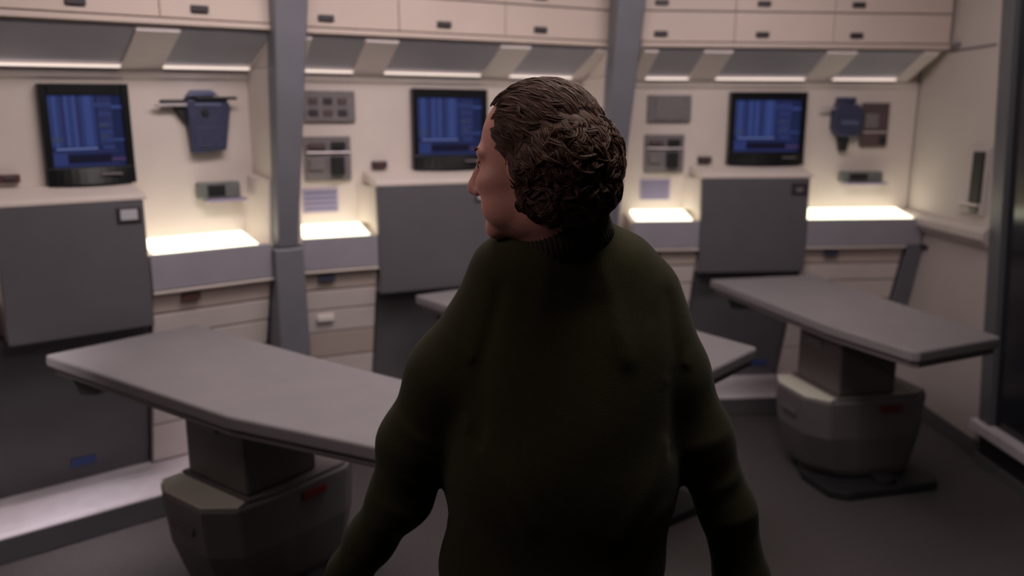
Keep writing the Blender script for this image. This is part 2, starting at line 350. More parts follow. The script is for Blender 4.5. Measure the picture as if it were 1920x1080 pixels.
# ---------------------------------------------------------------- fins and leaning pillars between bays
JN = {1: ((-1.117, 3.84), R(34)), 2: ((.51, 4.57), R(15)), 0: ((-2.38, 2.667), R(52.5))}
for j, e in ((1, 'left and middle'), (2, 'middle and right')):
    FAC['j%d' % j] = JN[j]
    fin = MB().prism([(-.14, -.025), (.09, -.015), (.02, -.24), (-.10, -.24)], 1.1, 1.885)
    fin.hexa([(-.20, -.04, 1.1), (.08, -.02, 1.1), (.01, -.235, 1.1), (-.13, -.235, 1.1), (-.17, -.03, 1.42), (.08, -.02, 1.42), (.01, -.235, 1.40), (-.115, -.235, 1.40)])
    fin.hexa([(-.13, -.015, 1.885), (-.10, -.24, 1.885), (.02, -.24, 1.885), (.13, -.015, 1.885), (-.10, -.03, 2.03), (-.10, -.3, 2.03), (.03, -.3, 2.03), (.10, -.03, 2.03)])
    single(fin, trim(), 'cream', 'j%d' % j, kind='structure', bevel=.006)
    t = thing('leaning_pillar', f'tall grey leaning pillar between the {e} bays', 'pillar', 'j%d' % j, -.06, .2, 0, 'grey pillars between the bays')
    m = MB().hexa([(-.115, -.31, 1.1), (-.115, -.23, 1.1), (-.02, -.23, 1.1), (-.02, -.31, 1.1), (-.11, -.52, CEIL), (-.11, -.38, CEIL), (.065, -.38, CEIL), (.065, -.52, CEIL)])
    m.build('shaft', 'pillar', t, bevel=.012, seg=3)
    MB().hexa([(-.145, -.35, 0), (.01, -.35, 0), (.01, .05, 0), (-.145, .05, 0), (-.135, -.325, 1.1), (-.005, -.325, 1.1), (-.005, -.02, 1.1), (-.135, -.02, 1.1)]).build('pedestal', 'pillar', t, bevel=.008)
single(MB().prism([(-.09, -.0), (.09, -.0), (.05, -.35), (-.05, -.35)], 0, CEIL), 'trim_90', 'cream', 0, .86, .0, kind='structure') if False else None

# small grey corner post under the right end of the last counter
single(MB().sect([(.128, .13), (.128, .79), (-.001, .822), (-.001, .968), (-.228, .968), (.014, .13)], .775, .866), trim(), 'pillar', 3, kind='structure')

# ---------------------------------------------------------------- gadgets on the niche walls
BAY = 1
def poly_plate(m, pts, y0, y1, mm):     # pts in (x,z)
    n = len(pts)
    m.add([(x, y0, z) for x, z in pts] + [(x, y1, z) for x, z in pts],
          [tuple(range(n)), tuple(range(n, 2 * n))[::-1]] + [(i, n + i, n + (i + 1) % n, (i + 1) % n) for i in range(n)], mm)
# blue instrument, left bay right niche
t = thing('blue_instrument', 'blue boxy instrument with a pale side arm hung in the niche beside the left monitor', 'instrument', 1, .5, 0, 1.5)
m = MB(); poly_plate(m, [(.425, 1.755), (.60, 1.76), (.615, 1.72), (.585, 1.535), (.44, 1.525), (.43, 1.66)], -.055, 0, 'device'); m.build('body', 'device', t, bevel=.008)
m = MB(); poly_plate(m, [(.43, 1.765), (.455, 1.795), (.535, 1.795), (.565, 1.77)], -.06, -.005, 'devlight'); m.build('cap', 'devlight', t, bevel=.006)['label'] = 'light blue cap'
MB().box(.30, .43, -.05, -.03, 1.726, 1.738).build('arm', 'chrome', t)['label'] = 'pale metal arm'
m = MB(); poly_plate(m, [(.33, 1.755), (.43, 1.755), (.43, 1.65), (.40, 1.69), (.38, 1.722), (.33, 1.728)], -.03, 0, 'devdark'); m.build('bracket', 'devdark', t)
MB().box(.46, .64, -.07, -.05, 1.752, 1.766).build('hinge', 'devdark', t)
m = MB().cyl((.50, -.063, 1.70), .017, .01, 'y'); m.build('knob', 'devdark', t, bevel=.002)
MB().box(.455, .57, -.061, -.053, 1.725, 1.738).build('trim_bar', 'devlight', t)
MB().box(.452, .575, -.059, -.053, 1.548, 1.64).build('cover_plate', 'device', t)
# slotted box below it
def slot_box(b, s0, s1, z0, z1, lab):
    t = thing('slotted_box', lab, 'box', b, (s0 + s1) / 2, 0, z0)
    MB().box(s0, s1, -.05, 0, z0, z1).build('housing', 'slotbox', t, bevel=.008)
    MB().box(s0 + .2 * (s1 - s0), s0 + .62 * (s1 - s0), -.057, -.045, z0 + .015, z1 - .012).build('slot', 'devdark', t)
    MB().box(s0 + .03, s1 + .02, -.075, -.0, z0 - .014, z0).build('tray', 'lilac', t)['label'] = 'thin lilac tray'
slot_box(1, .45, .635, 1.32, 1.395, 'grey-green box with a dark slot, low in the niche beside the left monitor')
BAY = 0
slot_box(3, .435, .685, 1.315, 1.375, 'grey-green box with a dark slot, low in the niche beside the right monitor')
# blue instrument, right bay
t = thing('blue_instrument', 'rounded blue instrument with a dark grip hung beside the right monitor', 'instrument', 3, .46, 0, 1.48)
m = MB(); poly_plate(m, [(.36, 1.72), (.38, 1.76), (.50, 1.75), (.535, 1.72), (.53, 1.60), (.49, 1.565), (.39, 1.575), (.36, 1.62)], -.065, 0, 'device'); m.build('body', 'device', t, bevel=.014, seg=3)
MB().box(.385, .49, -.05, -.0, 1.755, 1.79).build('cap', 'device', t, bevel=.008)
m = MB(); poly_plate(m, [(.405, 1.57), (.47, 1.57), (.46, 1.49), (.42, 1.49)], -.045, 0, 'devdark'); m.build('grip', 'devdark', t, bevel=.008)
MB().box(.29, .40, -.055, -.04, 1.723, 1.735).build('arm', 'chrome', t)['label'] = 'pale metal arm'
MB().box(.40, .50, -.072, -.06, 1.64, 1.66).build('trim_bar', 'devlight', t)
t = thing('instrument_panel', 'maroon and grey instrument panel right of the rounded blue instrument', 'panel', 3, .62, 0, 1.51)
MB().box(.545, .705, -.02, 0, 1.515, 1.76).build('backplate', 'instrred', t)
MB().box(.552, .698, -.026, -.018, 1.592, 1.602).build('trim_bar', 'chrome', t)
MB().box(.56, .64, -.03, -.018, 1.62, 1.70).build('dial_block', 'instr', t)
MB().box(.66, .695, -.03, -.018, 1.53, 1.57).build('button', 'devdark', t)
# instrument panels in the left niches of the middle and right bays
for b, e, dx in ((2, 'middle', 0.0), (3, 'right', 0.02)):
    t = thing('instrument_panel', f'flat grey rectangular panel high in the niche left of the {e} monitor', 'panel', b, -.6, 0, 1.66)
    MB().box(-.72 + dx, -.475 + dx, -.022, 0, 1.655, 1.80).build('backplate', 'instr', t)
    if b == 2:
        for i in range(3):
            for r in range(2):
                MB().box(-.70 + i * .07, -.655 + i * .07, -.028, -.02, 1.68 + r * .055, 1.712 + r * .055).build('button', 'instrred' if (i + r) % 2 else 'handle', t)
    else:
        MB().box(-.66, -.49, -.028, -.02, 1.67, 1.785).build('cover_plate', 'instr', t)
    t = thing('tool_rack', f'grey rack holding small dark tools in the niche left of the {e} monitor', 'rack', b, -.62, 0, 1.39)
    MB().box(-.73 + dx, -.505 + dx, -.02, 0, 1.375, 1.585).build('backplate', 'instr', t)
    MB().box(-.60 + dx, -.535 + dx, -.05, -.018, 1.525, 1.56).build('clip', 'devdark', t)
    MB().box(-.71 + dx, -.63 + dx, -.045, -.018, 1.53, 1.555).build('clip', 'instrred', t)
    MB().box(-.605 + dx, -.545 + dx, -.06, -.018, 1.40, 1.49).build('holder', 'devdark', t)
    MB().box(-.72 + dx, -.51 + dx, -.034, -.018, 1.505, 1.512).build('shelf', 'chrome', t)
    MB().box(-.71 + dx, -.64 + dx, -.04, -.018, 1.43, 1.48).build('clip', 'instr', t)
    t = thing('striped_label', f'lilac striped label low in the niche left of the {e} monitor', 'label', b, -.66, 0, 1.22)
    MB().box(-.745 + dx, -.575 + dx, -.008, 0, 1.22, 1.335).build('plate', 'lilac', t, bevel=.001)
    for i in range(4): MB().box(-.735 + dx, -.585 + dx, -.0095, -.0075, 1.235 + i * .025, 1.243 + i * .025).build('stripe', 'devlight', t, bevel=0)
    t = thing('wall_pull', f'small dark box beside the lower left corner of the {e} monitor', 'handle', b, -.37, 0, 1.43)
    MB().box(-.40, -.325, -.03, 0, 1.428, 1.462).build('housing', 'handle', t); MB().box(-.385, -.34, -.036, -.028, 1.437, 1.453).build('button', 'redhandle', t)
t = thing('wall_pull', 'small dark red box at the left edge beside the left monitor', 'handle', 1, -.27, 0, 1.43)
MB().box(-.285, -.215, -.03, 0, 1.425, 1.455).build('housing', 'redhandle', t); MB().box(-.27, -.235, -.036, -.028, 1.433, 1.447).build('button', 'handle', t)

# ---------------------------------------------------------------- examination beds
beds = [(1, (-1.49, 2.98), -36.5, 1.62, 'left', 'nearest the camera on the left, partly behind the man'),
        (2, (-.22, 3.95), -54, 1.665, 'middle', 'behind the man, its corners showing either side of him'),
        (3, (1.35, 4.23), -77.5, 1.44, 'right', 'at the right beside the cream wall')]
for b, (x, y), a, L, e, lb in beds:
    t = bpy.data.objects.new('examination_bed', None); C.objects.link(t); t.location = (x, y, 0); t.rotation_euler = (0, 0, R(a)); OFF[t.name] = (0, 0, 0)
    tag(t, f'grey examination bed {lb}', 'bed', 'examination beds')
    out = [(0.015, -.315), (L - .42, -.285), (L - .02, -.215), (L, -.19), (L - .10, .245), (L - .12, .262), (L - .5, .27), (0.015, .30)]
    if b == 1: out = [(0, -.295), (1.05, -.27), (L - .03, -.165), (L, -.14), (L - .12, .25), (L - .15, .267), (.8, .262), (0.02, .285)]
    MB().prism(out, .795, .84).build('mattress', 'bedtop', t, bevel=.01, seg=3)
    cx = sum(p[0] for p in out) / 8
    inn = [(cx + (px_ - cx) * .975, py_ * .95) for px_, py_ in out]
    MB().prism(inn, .772, .797).build('underframe', 'bedbody', t, bevel=.004)
    m = MB().hexa([(.13, -.25, .705), (.24, -.245, .725), (.24, -.05, .725), (.13, -.05, .705), (.11, -.262, .772), (.32, -.25, .772), (.32, -.03, .772), (.11, -.03, .772)])
    m.build('bracket', 'base', t)
    MB().box(.51, .85, -.085, .20, .455, .772).build('column', 'bedcol', t, bevel=.012, seg=3)
    MB().box(.58, .70, -.090, -.084, .64, .67).build('column_label', 'instr', t, bevel=.001)
    bt = [(.47, -.17), (.56, -.215), (.78, -.215), (.875, -.14), (.89, .0), (.89, .30), (.84, .38), (.47, .38)]
    bb = [(.47, -.06), (.55, -.11), (.70, -.10), (.80, -.02), (.82, .08), (.82, .30), (.78, .36), (.47, .36)]
    m = MB(); n = 8; lv = [(0., .045), (.25, .09), (.8, .26), (1., .44)]; vs = []
    for q, z in lv: vs += [(a_[0] + (b_[0] - a_[0]) * q, a_[1] + (b_[1] - a_[1]) * q, z) for a_, b_ in zip(bb, bt)]
    m.add(vs, [tuple(range(n))[::-1], tuple(range(3 * n, 4 * n))] + [(l * n + i, l * n + (i + 1) % n, (l + 1) * n + (i + 1) % n, (l + 1) * n + i) for l in range(3) for i in range(n)])
    m.build('lower_body', 'bedbody', t, bevel=.012, seg=3)
    m = MB(); m.prism([(.475, -.165), (.563, -.208), (.777, -.208), (.868, -.135), (.85, -.095), (.475, -.095)], .441, .449); m.build('top_tray', 'tray', t, bevel=.003)['label'] = 'cream top tray'
    m = MB().prism([(.475, -.09), (.86, -.09), (.88, 0), (.88, .295), (.835, .37), (.475, .37)], .441, .455); m.build('shoulder_cover', 'bedbody', t, bevel=.004)
    MB().box(.884, .898, .10, .20, .385, .41).build('red_sticker', 'red', t, bevel=.001)['label'] = 'red sticker'
    MB().box(.60, .72, -.212, -.19, .33, .355).build('recess_handle', 'bedcol', t, bevel=.002)
    m = MB().prism([(.40, -.02), (.70, -.14), (.90, -.13), (.95, -.06), (.94, .40), (.88, .44), (.45, .36)], 0, .043); m.build('base_plate', 'base', t, bevel=.008)
    m = MB().cyl((.88, .16, .043), .05, .03, n=24); m.build('foot_pedal', 'base', t)
    if b == 2:      # the middle bed's pedestal stands nearer its foot
        for ch in t.children:
            if ch.name.split('.')[0] in ('column', 'column_label', 'lower_body', 'top_tray', 'shoulder_cover', 'red_sticker', 'recess_handle', 'base_plate', 'foot_pedal'): ch.data.transform(Matrix.Translation((.29, 0, 0)))

# ---------------------------------------------------------------- the man: signed-distance modelling
def axis(segs):
    out = [segs[0][0]]
    for a, b_, h in segs:
        n = max(1, int(round((b_ - a) / h))); out += [a + (b_ - a) * (i + 1) / n for i in range(n)]
    return np.array(out)
class Field:
    def __init__(s, xs, ys, zs):
        s.a = (xs, ys, zs); s.f = np.full((len(xs), len(ys), len(zs)), .2)
    def sub(s, lo, hi):
        sl = []
        for ax, l, h in zip(s.a, lo, hi):
            i0 = max(0, np.searchsorted(ax, l) - 1); i1 = min(len(ax), np.searchsorted(ax, h) + 1); sl.append(slice(i0, max(i1, i0)))
        g = np.meshgrid(s.a[0][sl[0]], s.a[1][sl[1]], s.a[2][sl[2]], indexing='ij')
        return tuple(sl), np.stack(g, -1)
    def put(s, sl, d, k, op):
        f = s.f[sl]
        if op == 'u':
            h = np.clip(.5 + .5 * (f - d) / k, 0, 1); s.f[sl] = f * (1 - h) + d * h - k * h * (1 - h)
        elif op == 's':
            h = np.clip(.5 - .5 * (f + d) / k, 0, 1); s.f[sl] = f * (1 - h) - d * h + k * h * (1 - h)
    def cone(s, a, b, ra, rb, k=.02, op='u', sy=1.0, pad=.05):
        a = np.array(a, float); b = np.array(b, float); r = max(ra, rb) * max(1, sy) + pad
        sl, P = s.sub(np.minimum(a, b) - r, np.maximum(a, b) + r)
        if P.size == 0: return
        S = np.array([1, 1 / sy, 1]); p = (P - a) * S; ba = (b - a) * S
        h = np.clip((p @ ba) / (ba @ ba), 0, 1); d = np.linalg.norm(p - h[..., None] * ba, axis=-1) - (ra + (rb - ra) * h)
        s.put(sl, d * min(1, sy), k, op)
    def ell(s, c, r, k=.02, op='u', rot=None, pad=.05):
        c = np.array(c, float); r = np.array(r, float); m = r.max() + pad
        sl, P = s.sub(c - m, c + m)
        if P.size == 0: return
        p = P - c
        if rot is not None: p = p @ rot
        k0 = np.linalg.norm(p / r, axis=-1); k1 = np.linalg.norm(p / r ** 2, axis=-1) + 1e-9
        s.put(sl, k0 * (k0 - 1) / k1, k, op)
    def chain(s, pts, k=.02, sy=1.0):
        for (a, ra), (b, rb) in zip(pts[:-1], pts[1:]): s.cone(a, b, ra, rb, k, sy=sy)
    def mesh(s, warp=None):
        f = s.f; X, Y, Z = s.a; nx, ny, nz = f.shape; neg = f < 0
        cnt = np.zeros((nx - 1, ny - 1, nz - 1)); acc = np.zeros((nx - 1, ny - 1, nz - 1, 3)); edges = []
        for ax in range(3):
            s0 = [slice(None)] * 3; s1 = [slice(None)] * 3; s0[ax] = slice(0, -1); s1[ax] = slice(1, None)
            e = neg[tuple(s0)] != neg[tuple(s1)]; I = np.argwhere(e); i0 = I; i1 = I.copy(); i1[:, ax] += 1
            fa = f[tuple(i0.T)]; fb = f[tuple(i1.T)]; t = fa / (fa - fb)
            P0 = np.stack([X[i0[:, 0]], Y[i0[:, 1]], Z[i0[:, 2]]], 1); P1 = np.stack([X[i1[:, 0]], Y[i1[:, 1]], Z[i1[:, 2]]], 1)
            P = P0 + t[:, None] * (P1 - P0); o1, o2 = [q for q in range(3) if q != ax]
            for d1 in (0, -1):
                for d2 in (0, -1):
                    c = I.copy(); c[:, o1] += d1; c[:, o2] += d2
                    ok = (c >= 0).all(1) & (c[:, 0] < nx - 1) & (c[:, 1] < ny - 1) & (c[:, 2] < nz - 1)
                    np.add.at(cnt, tuple(c[ok].T), 1); np.add.at(acc, tuple(c[ok].T), P[ok])
            edges.append((ax, I, fa < 0))
        act = cnt > 0; idx = -np.ones(cnt.shape, int); idx[act] = np.arange(act.sum())
        V = acc[act] / cnt[act][:, None]; F = []
        for ax, I, inside in edges:
            o1, o2 = [(1, 2), (2, 0), (0, 1)][ax]
            ok = (I[:, o1] > 0) & (I[:, o2] > 0) & (I[:, o1] < f.shape[o1] - 1) & (I[:, o2] < f.shape[o2] - 1); I = I[ok]; ins = inside[ok]
            q = []
            for d1, d2 in ((0, 0), (-1, 0), (-1, -1), (0, -1)):
                c = I.copy(); c[:, o1] += d1; c[:, o2] += d2; q.append(idx[tuple(c.T)])
            q = np.stack(q, 1); q[~ins] = q[~ins][:, ::-1]; F.append(q)
        F = np.concatenate(F); F = F[(F >= 0).all(1)]
        if warp is not None: V = warp(V)
        return V, F
def npmesh(name, V, F, m, parent=None, smooth_it=0, sub=0):
    me = bpy.data.meshes.new(name); me.from_pydata(V.tolist(), [], F.tolist()); me.materials.append(M[m])
    me.polygons.foreach_set('use_smooth', [True] * len(me.polygons))
    o = bpy.data.objects.new(name, me); C.objects.link(o)
    if parent: o.parent = parent; me.transform(Matrix.Translation(-parent.location))
    if smooth_it:
        s = o.modifiers.new('smooth', 'SMOOTH'); s.factor = .5; s.iterations = smooth_it
    return o

# head frame
TH = R(25); HC = np.array([.036, 1.43, 1.585]); HS = 1.03; PT = R(6)
Fv = np.array([-math.cos(TH), math.sin(TH), 0.]); Lv = np.array([-math.sin(TH), -math.cos(TH), 0.]); Uv = np.array([0, 0, 1.])
Fv2 = Fv * math.cos(PT) - Uv * math.sin(PT); Uv2 = Uv * math.cos(PT) + Fv * math.sin(PT)
HR = np.stack([Fv2, Lv, Uv2], 1)      # columns
def H_(f, l, u): return HC + HS * (HR @ np.array([f, l, u]))

LHAND = dict(w=np.array([-.372, 1.57, .672]), d=np.array([-.30, .22, -1.0]), side=-1)
RHAND = dict(w=np.array([.492, 1.50, .655]), d=np.array([.10, .12, -1.0]), side=1)
fx = axis([(-.62, -.3, .006), (-.3, -.16, .006), (-.16, .26, .004), (.26, .66, .006)])
fy = axis([(1.1, 1.28, .01), (1.28, 1.58, .004), (1.58, 1.95, .008)])
fz = axis([(-.01, .02, .01), (.02, .42, .012), (.42, .70, .005), (.70, 1.40, .012), (1.40, 1.74, .0035)])
B = Field(fx, fy, fz)
# trunk, legs and arms of the body under the clothes
B.ell((.10, 1.5, 1.2), (.19, .11, .2)); B.ell((.10, 1.5, 1.0), (.19, .13, .2)); B.ell((.08, 1.5, .86), (.18, .12, .13), .05)
B.cone((.03, 1.5, 1.36), (.18, 1.5, 1.36), .05, .05, .05)
ARML = [((.0, 1.5, 1.31), .045), ((-.128, 1.5, 1.16), .042), ((-.196, 1.51, 1.0), .038), ((-.230, 1.52, .9), .035), ((-.30, 1.54, .79), .031), ((-.355, 1.56, .70), .027), ((-.372, 1.57, .672), .026)]
ARMR = [((.235, 1.5, 1.31), .045), ((.312, 1.5, 1.17), .042), ((.375, 1.49, 1.03), .038), ((.434, 1.49, .887), .034), ((.475, 1.495, .73), .028), ((.492, 1.5, .655), .026)]
B.chain(ARML, .03); B.chain(ARMR, .03)
LEGL = [((-.01, 1.51, .86), .1), ((-.02, 1.60, .48), .058), ((-.03, 1.58, .33), .056), ((-.03, 1.56, .1), .036)]
LEGR = [((.17, 1.49, .86), .1), ((.185, 1.50, .48), .058), ((.19, 1.42, .33), .056), ((.195, 1.33, .1), .036)]
B.chain(LEGL, .03); B.chain(LEGR, .03)
B.cone((-.03, 1.55, .06), (-.05, 1.68, .045), .036, .028, .03); B.cone((.195, 1.32, .06), (.20, 1.45, .045), .036, .028, .03)
# neck and head
B.cone((.09, 1.475, 1.38), H_(-.03, 0, -.07), .070, .062, .03)
def he(f, l, u, rf, rl, ru, k=.02, op='u'): B.ell(H_(f, l, u), np.array([rf, rl, ru]) * HS, k, op, HR)
def hc(a, b, ra, rb, k=.01, op='u'): B.cone(H_(*a), H_(*b), ra * HS, rb * HS, k, op)
he(-.012, 0, .035, .098, .078, .088); he(.03, 0, -.03, .062, .060, .085, .03); he(.03, 0, -.088, .056, .054, .034, .03)
hc((.075, -.012, -.112), (.075, .012, -.112), .020, .020, .02)
he(.0, 0, -.098, .055, .048, .028, .03)
for l in (-1, 1):
    hc((.086, l * .012, .022), (.070, l * .046, .02), .012, .011, .014)
    he(.060, l * .042, -.032, .030, .024, .026, .02)
    he(.050, l * .048, -.075, .030, .018, .026, .02)
    he(.096, l * .031, .000, .016, .019, .013, .012, 's')
    he(.074, l * .031, .0005, .0135, .0145, .0125, .003)
    hc((.088, l * .018, .010), (.082, l * .045, .006), .0042, .0038, .003)
    he(-.008, l * .078, -.008, .022, .009, .030, .006); he(-.002, l * .085, -.006, .011, .005, .017, .005, 's')
    he(.103, l * .013, -.046, .010, .008, .008, .006)
    hc((.098, 0, -.070), (.088, l * .024, -.072), .0065, .004, .005); hc((.097, 0, -.081), (.087, l * .021, -.079), .0072, .004, .005)
hc((.090, 0, .012), (.114, 0, -.034), .0095, .0135, .012); hc((.114, 0, -.036), (.118, 0, -.040), .0125, .0115, .008)
hc((.098, -.016, -.0755), (.098, .016, -.0755), .0018, .0018, .002, 's')
for u in (.045, .06): hc((.086, -.03, u), (.086, .03, u), .0015, .0015, .004, 's')
# hands
def hand(h):
    w = h['w']; d = h['d'] / np.linalg.norm(h['d']); sd = h['side']
    pn = np.array([-sd, .25, 0.]); pn -= d * (pn @ d); pn /= np.linalg.norm(pn)       # palm faces the thigh
    fwd = np.cross(pn, d); fwd /= np.linalg.norm(fwd)
    if fwd[1] < 0: fwd = -fwd                                                             # thumb side points forward
    P = lambda a, b_, c: w + d * a + fwd * b_ + pn * c
    B.cone(P(-.02, 0, 0), P(.02, 0, 0), .027, .026, .012)
    for i, b_ in enumerate((.027, .009, -.009, -.026)): B.cone(P(.02, b_ * .6, 0), P(.088 - abs(i - 1) * .005, b_, 0), .015, .0115, .014)
    Ls = ((.042, .026, .02), (.047, .03, .022), (.043, .028, .02), (.034, .02, .018))
    for i, b_ in enumerate((.030, .0098, -.0102, -.029)):
        p = P(.086 - abs(i - 1) * .005, b_, 0); ang = .25 + .08 * i; r = .0088
        for q, l in enumerate(Ls[i]):
            ang += (.15, .35, .25)[q] + .05 * i
            dd = d * math.cos(ang) + pn * math.sin(ang) + fwd * ((1.5 - i) * .045); n_ = p + dd * l; B.cone(p, n_, r, r * .92, .004); p = n_; r *= .92
    p = P(.02, .022, .008); q = p + (d * .6 + fwd * .62 + pn * .45) * .045; B.cone(p, q, .014, .0115, .01)
    q2 = q + (d * .86 + fwd * .25 + pn * .4) * .034; B.cone(q, q2, .011, .0098, .004); B.cone(q2, q2 + (d * .92 + pn * .35) * .024, .0096, .008, .004)
hand(LHAND); hand(RHAND)
V, F = B.mesh()
man = npmesh('person', V, F, 'skin', smooth_it=2)
tag(man, 'man with curly brown hair in a dark olive sweater, seen from behind, head turned left', 'person')

# eyebrows and irises
def tube(V0, F0, pts, rad, ns=5, flat=1.0, nrm=None):
    pts = np.array(pts); n = len(pts); T = np.gradient(pts, axis=0); T /= np.linalg.norm(T, axis=1)[:, None] + 1e-9
    base = sum(len(v) for v in V0); u = np.cross(T, nrm if nrm is not None else np.array([.3, .2, 1.])); u /= np.linalg.norm(u, axis=1)[:, None] + 1e-9; v = np.cross(T, u)
    a = np.arange(ns) * 2 * math.pi / ns
    ring = pts[:, None] + rad[:, None, None] * (u[:, None] * np.cos(a)[None, :, None] + v[:, None] * np.sin(a)[None, :, None] * flat)
    V0.append(ring.reshape(-1, 3)); i = np.arange(n - 1)[:, None] * ns; j = np.arange(ns)[None]; jn = (j + 1) % ns
    F0.append((np.stack([i + j, i + jn, i + ns + jn, i + ns + j], -1).reshape(-1, 4) + base))
    F0.append(np.array([[base, base + ns - 1, base + ns - 2, base + 1]])) ; F0.append(np.array([[base + (n - 1) * ns + q for q in (0, 1, 2, 3)]]))
for l in (-1, 1):
    VV, FF = [], []
    for i in range(26):
        q = i / 25; p = H_(.0955 - .022 * q * q, l * (.014 + .036 * q), .0245 + .004 * math.sin(q * 3) + random.uniform(-.0025, .0025))
        e = p + (HR @ np.array([-.002, l * .008, .001]))
        tube(VV, FF, [p, (p + e) / 2 + Fv2 * .0015, e], np.array([.0009, .0011, .0003]))
    npmesh('eyebrow', np.concatenate(VV), np.concatenate(FF), 'hair', man)
for l in (-1, 1):
    e = MB().cyl((0, 0, 0), .0058, .0015, 'x', m='devdark'); o = e.build('iris', 'devdark', None, bevel=0)
    o.parent = man; c = H_(.0868, l * .031, .0005) - np.array(man.location); o.matrix_local = Matrix.Translation(Vector(c)) @ Matrix([list(r) for r in HR]).to_4x4()

# ---- sweater
fx = axis([(-.48, .62, .0065)]); fy = axis([(1.26, 1.76, .0065)]); fz = axis([(.60, 1.53, .0065)])
S = Field(fx, fy, fz)
S.ell((.108, 1.5, 1.20), (.232, .150, .24), .04); S.ell((.100, 1.495, .98), (.236, .175, .30), .06); S.ell((.080, 1.5, .76), (.232, .165, .16), .06)
S.cone((.015, 1.5, 1.36), (.205, 1.5, 1.37), .066, .066, .06, sy=1.25); S.ell((.09, 1.49, 1.40), (.15, .10, .06), .05)
S.cone((.098, 1.49, 1.39), (.090, 1.465, 1.455), .098, .082, .05)
S.chain([((-.015, 1.5, 1.325), .072), ((-.128, 1.5, 1.17), .072), ((-.196, 1.51, 1.02), .066), ((-.228, 1.52, .9), .058), ((-.298, 1.54, .79), .046), ((-.348, 1.56, .71), .038), ((-.362, 1.565, .69), .036)], .045)
S.chain([((.250, 1.5, 1.325), .073), ((.312, 1.5, 1.17), .071), ((.370, 1.495, 1.04), .062), ((.434, 1.49, .887), .052), ((.473, 1.495, .73), .052), ((.487, 1.5, .675), .040)], .03)
RIDGE = [((.140, 1.45), (.165, 1.37), .006, .014), ((.165, 1.37), (.205, 1.24), .006, .018), ((.06, 1.42), (.05, 1.33), .003, .02), ((-.02, 1.36), (-.055, 1.22), -.006, .014), ((-.055, 1.22), (-.06, 1.08), -.007, .018),
         ((.285, 1.34), (.305, 1.20), -.005, .014), ((.305, 1.20), (.30, 1.05), -.006, .018), ((-.06, 1.10), (.03, .93), .005, .022), ((.29, 1.06), (.20, .90), .005, .022), ((-.10, .98), (.02, .80), .004, .025),
         ((.28, .93), (.15, .78), .004, .025), ((-.24, 1.10), (-.15, 1.04), .007, .012), ((-.265, .99), (-.17, .95), .008, .012), ((-.28, .92), (-.20, .885), .007, .010), ((-.30, .86), (-.22, .84), .005, .009),
         ((.42, 1.07), (.34, 1.04), .006, .012), ((.45, .98), (.38, .945), .007, .011), ((.48, .90), (.40, .875), .005, .009), ((-.16, 1.28), (-.06, 1.22), .005, .014), ((.37, 1.24), (.29, 1.19), .004, .014)]
def sw(V):
    V = V.copy(); n = np.sin(V[:, 0] * 26 + np.sin(V[:, 2] * 9) * 2) * np.sin(V[:, 2] * 13 + V[:, 0] * 7)
    c = np.array([.1, 1.5]); d = V[:, :2] - c; L_ = np.linalg.norm(d, axis=1) + 1e-6
    V[:, :2] += d / L_[:, None] * (n * .0022)[:, None]
    P = V[:, [0, 2]].copy(); near = V[:, 1] < 1.5; D = np.zeros(len(V))
    for a, b_, amp, wd_ in RIDGE:
        a = np.array(a); ba = np.array(b_) - a; t_ = np.clip(((P - a) @ ba) / (ba @ ba), 0, 1)
        dd = np.linalg.norm(P - a - t_[:, None] * ba, axis=1); e_ = amp * (.6 if (a[0] < -.1 or a[0] > .33) else 1) * np.exp(-(dd / wd_) ** 2)
        D = np.where(np.abs(e_) > np.abs(D), e_, D)
    V[:, 1] -= np.where(near, D, 0); return V
V, F = S.mesh(sw)
npmesh('sweater', V, F, 'sweater', man, smooth_it=5)
# ribbed collar, cuffs and hem as rings
def ring(name, c0, c1, r0, r1, sy=1.0, nrib=60, m='rib'):
    c0 = np.array(c0); c1 = np.array(c1); n = nrib * 4; d = c1 - c0; L_ = np.linalg.norm(d); d = d / L_
    u = np.cross(d, [0, 1, 0]); u /= np.linalg.norm(u); v = np.cross(d, u); Vs = []; Fs = []
    prof = [(0, 0), (.02, .004), (.5, .005), (.95, .004), (1, 0), (.97, -.004), (.5, -.006)]
    for t_, o_ in prof:
        for i in range(n):
            a = 2 * math.pi * i / n; rr = (r0 + (r1 - r0) * t_) + o_ + (.0009 if o_ > 0 else 0) * math.cos(a * nrib)
            Vs.append(c0 + d * L_ * t_ + u * math.cos(a) * rr + v * math.sin(a) * rr * sy)
    k = len(prof)
    for p in range(k):
        for i in range(n): Fs.append([p * n + i, p * n + (i + 1) % n, ((p + 1) % k) * n + (i + 1) % n, ((p + 1) % k) * n + i])
    return npmesh(name, np.array(Vs), np.array(Fs), m, man)
ring('collar', (.098, 1.462, 1.435), (.080, 1.446, 1.502), .089, .079)
ring('cuff', (-.345, 1.558, .715), (-.375, 1.572, .665), .041, .036)
ring('cuff', (.478, 1.497, .71), (.490, 1.5, .655), .046, .038)
ring('hem', (.079, 1.5, .70), (.079, 1.5, .63), .222, .215, sy=.74, nrib=110)

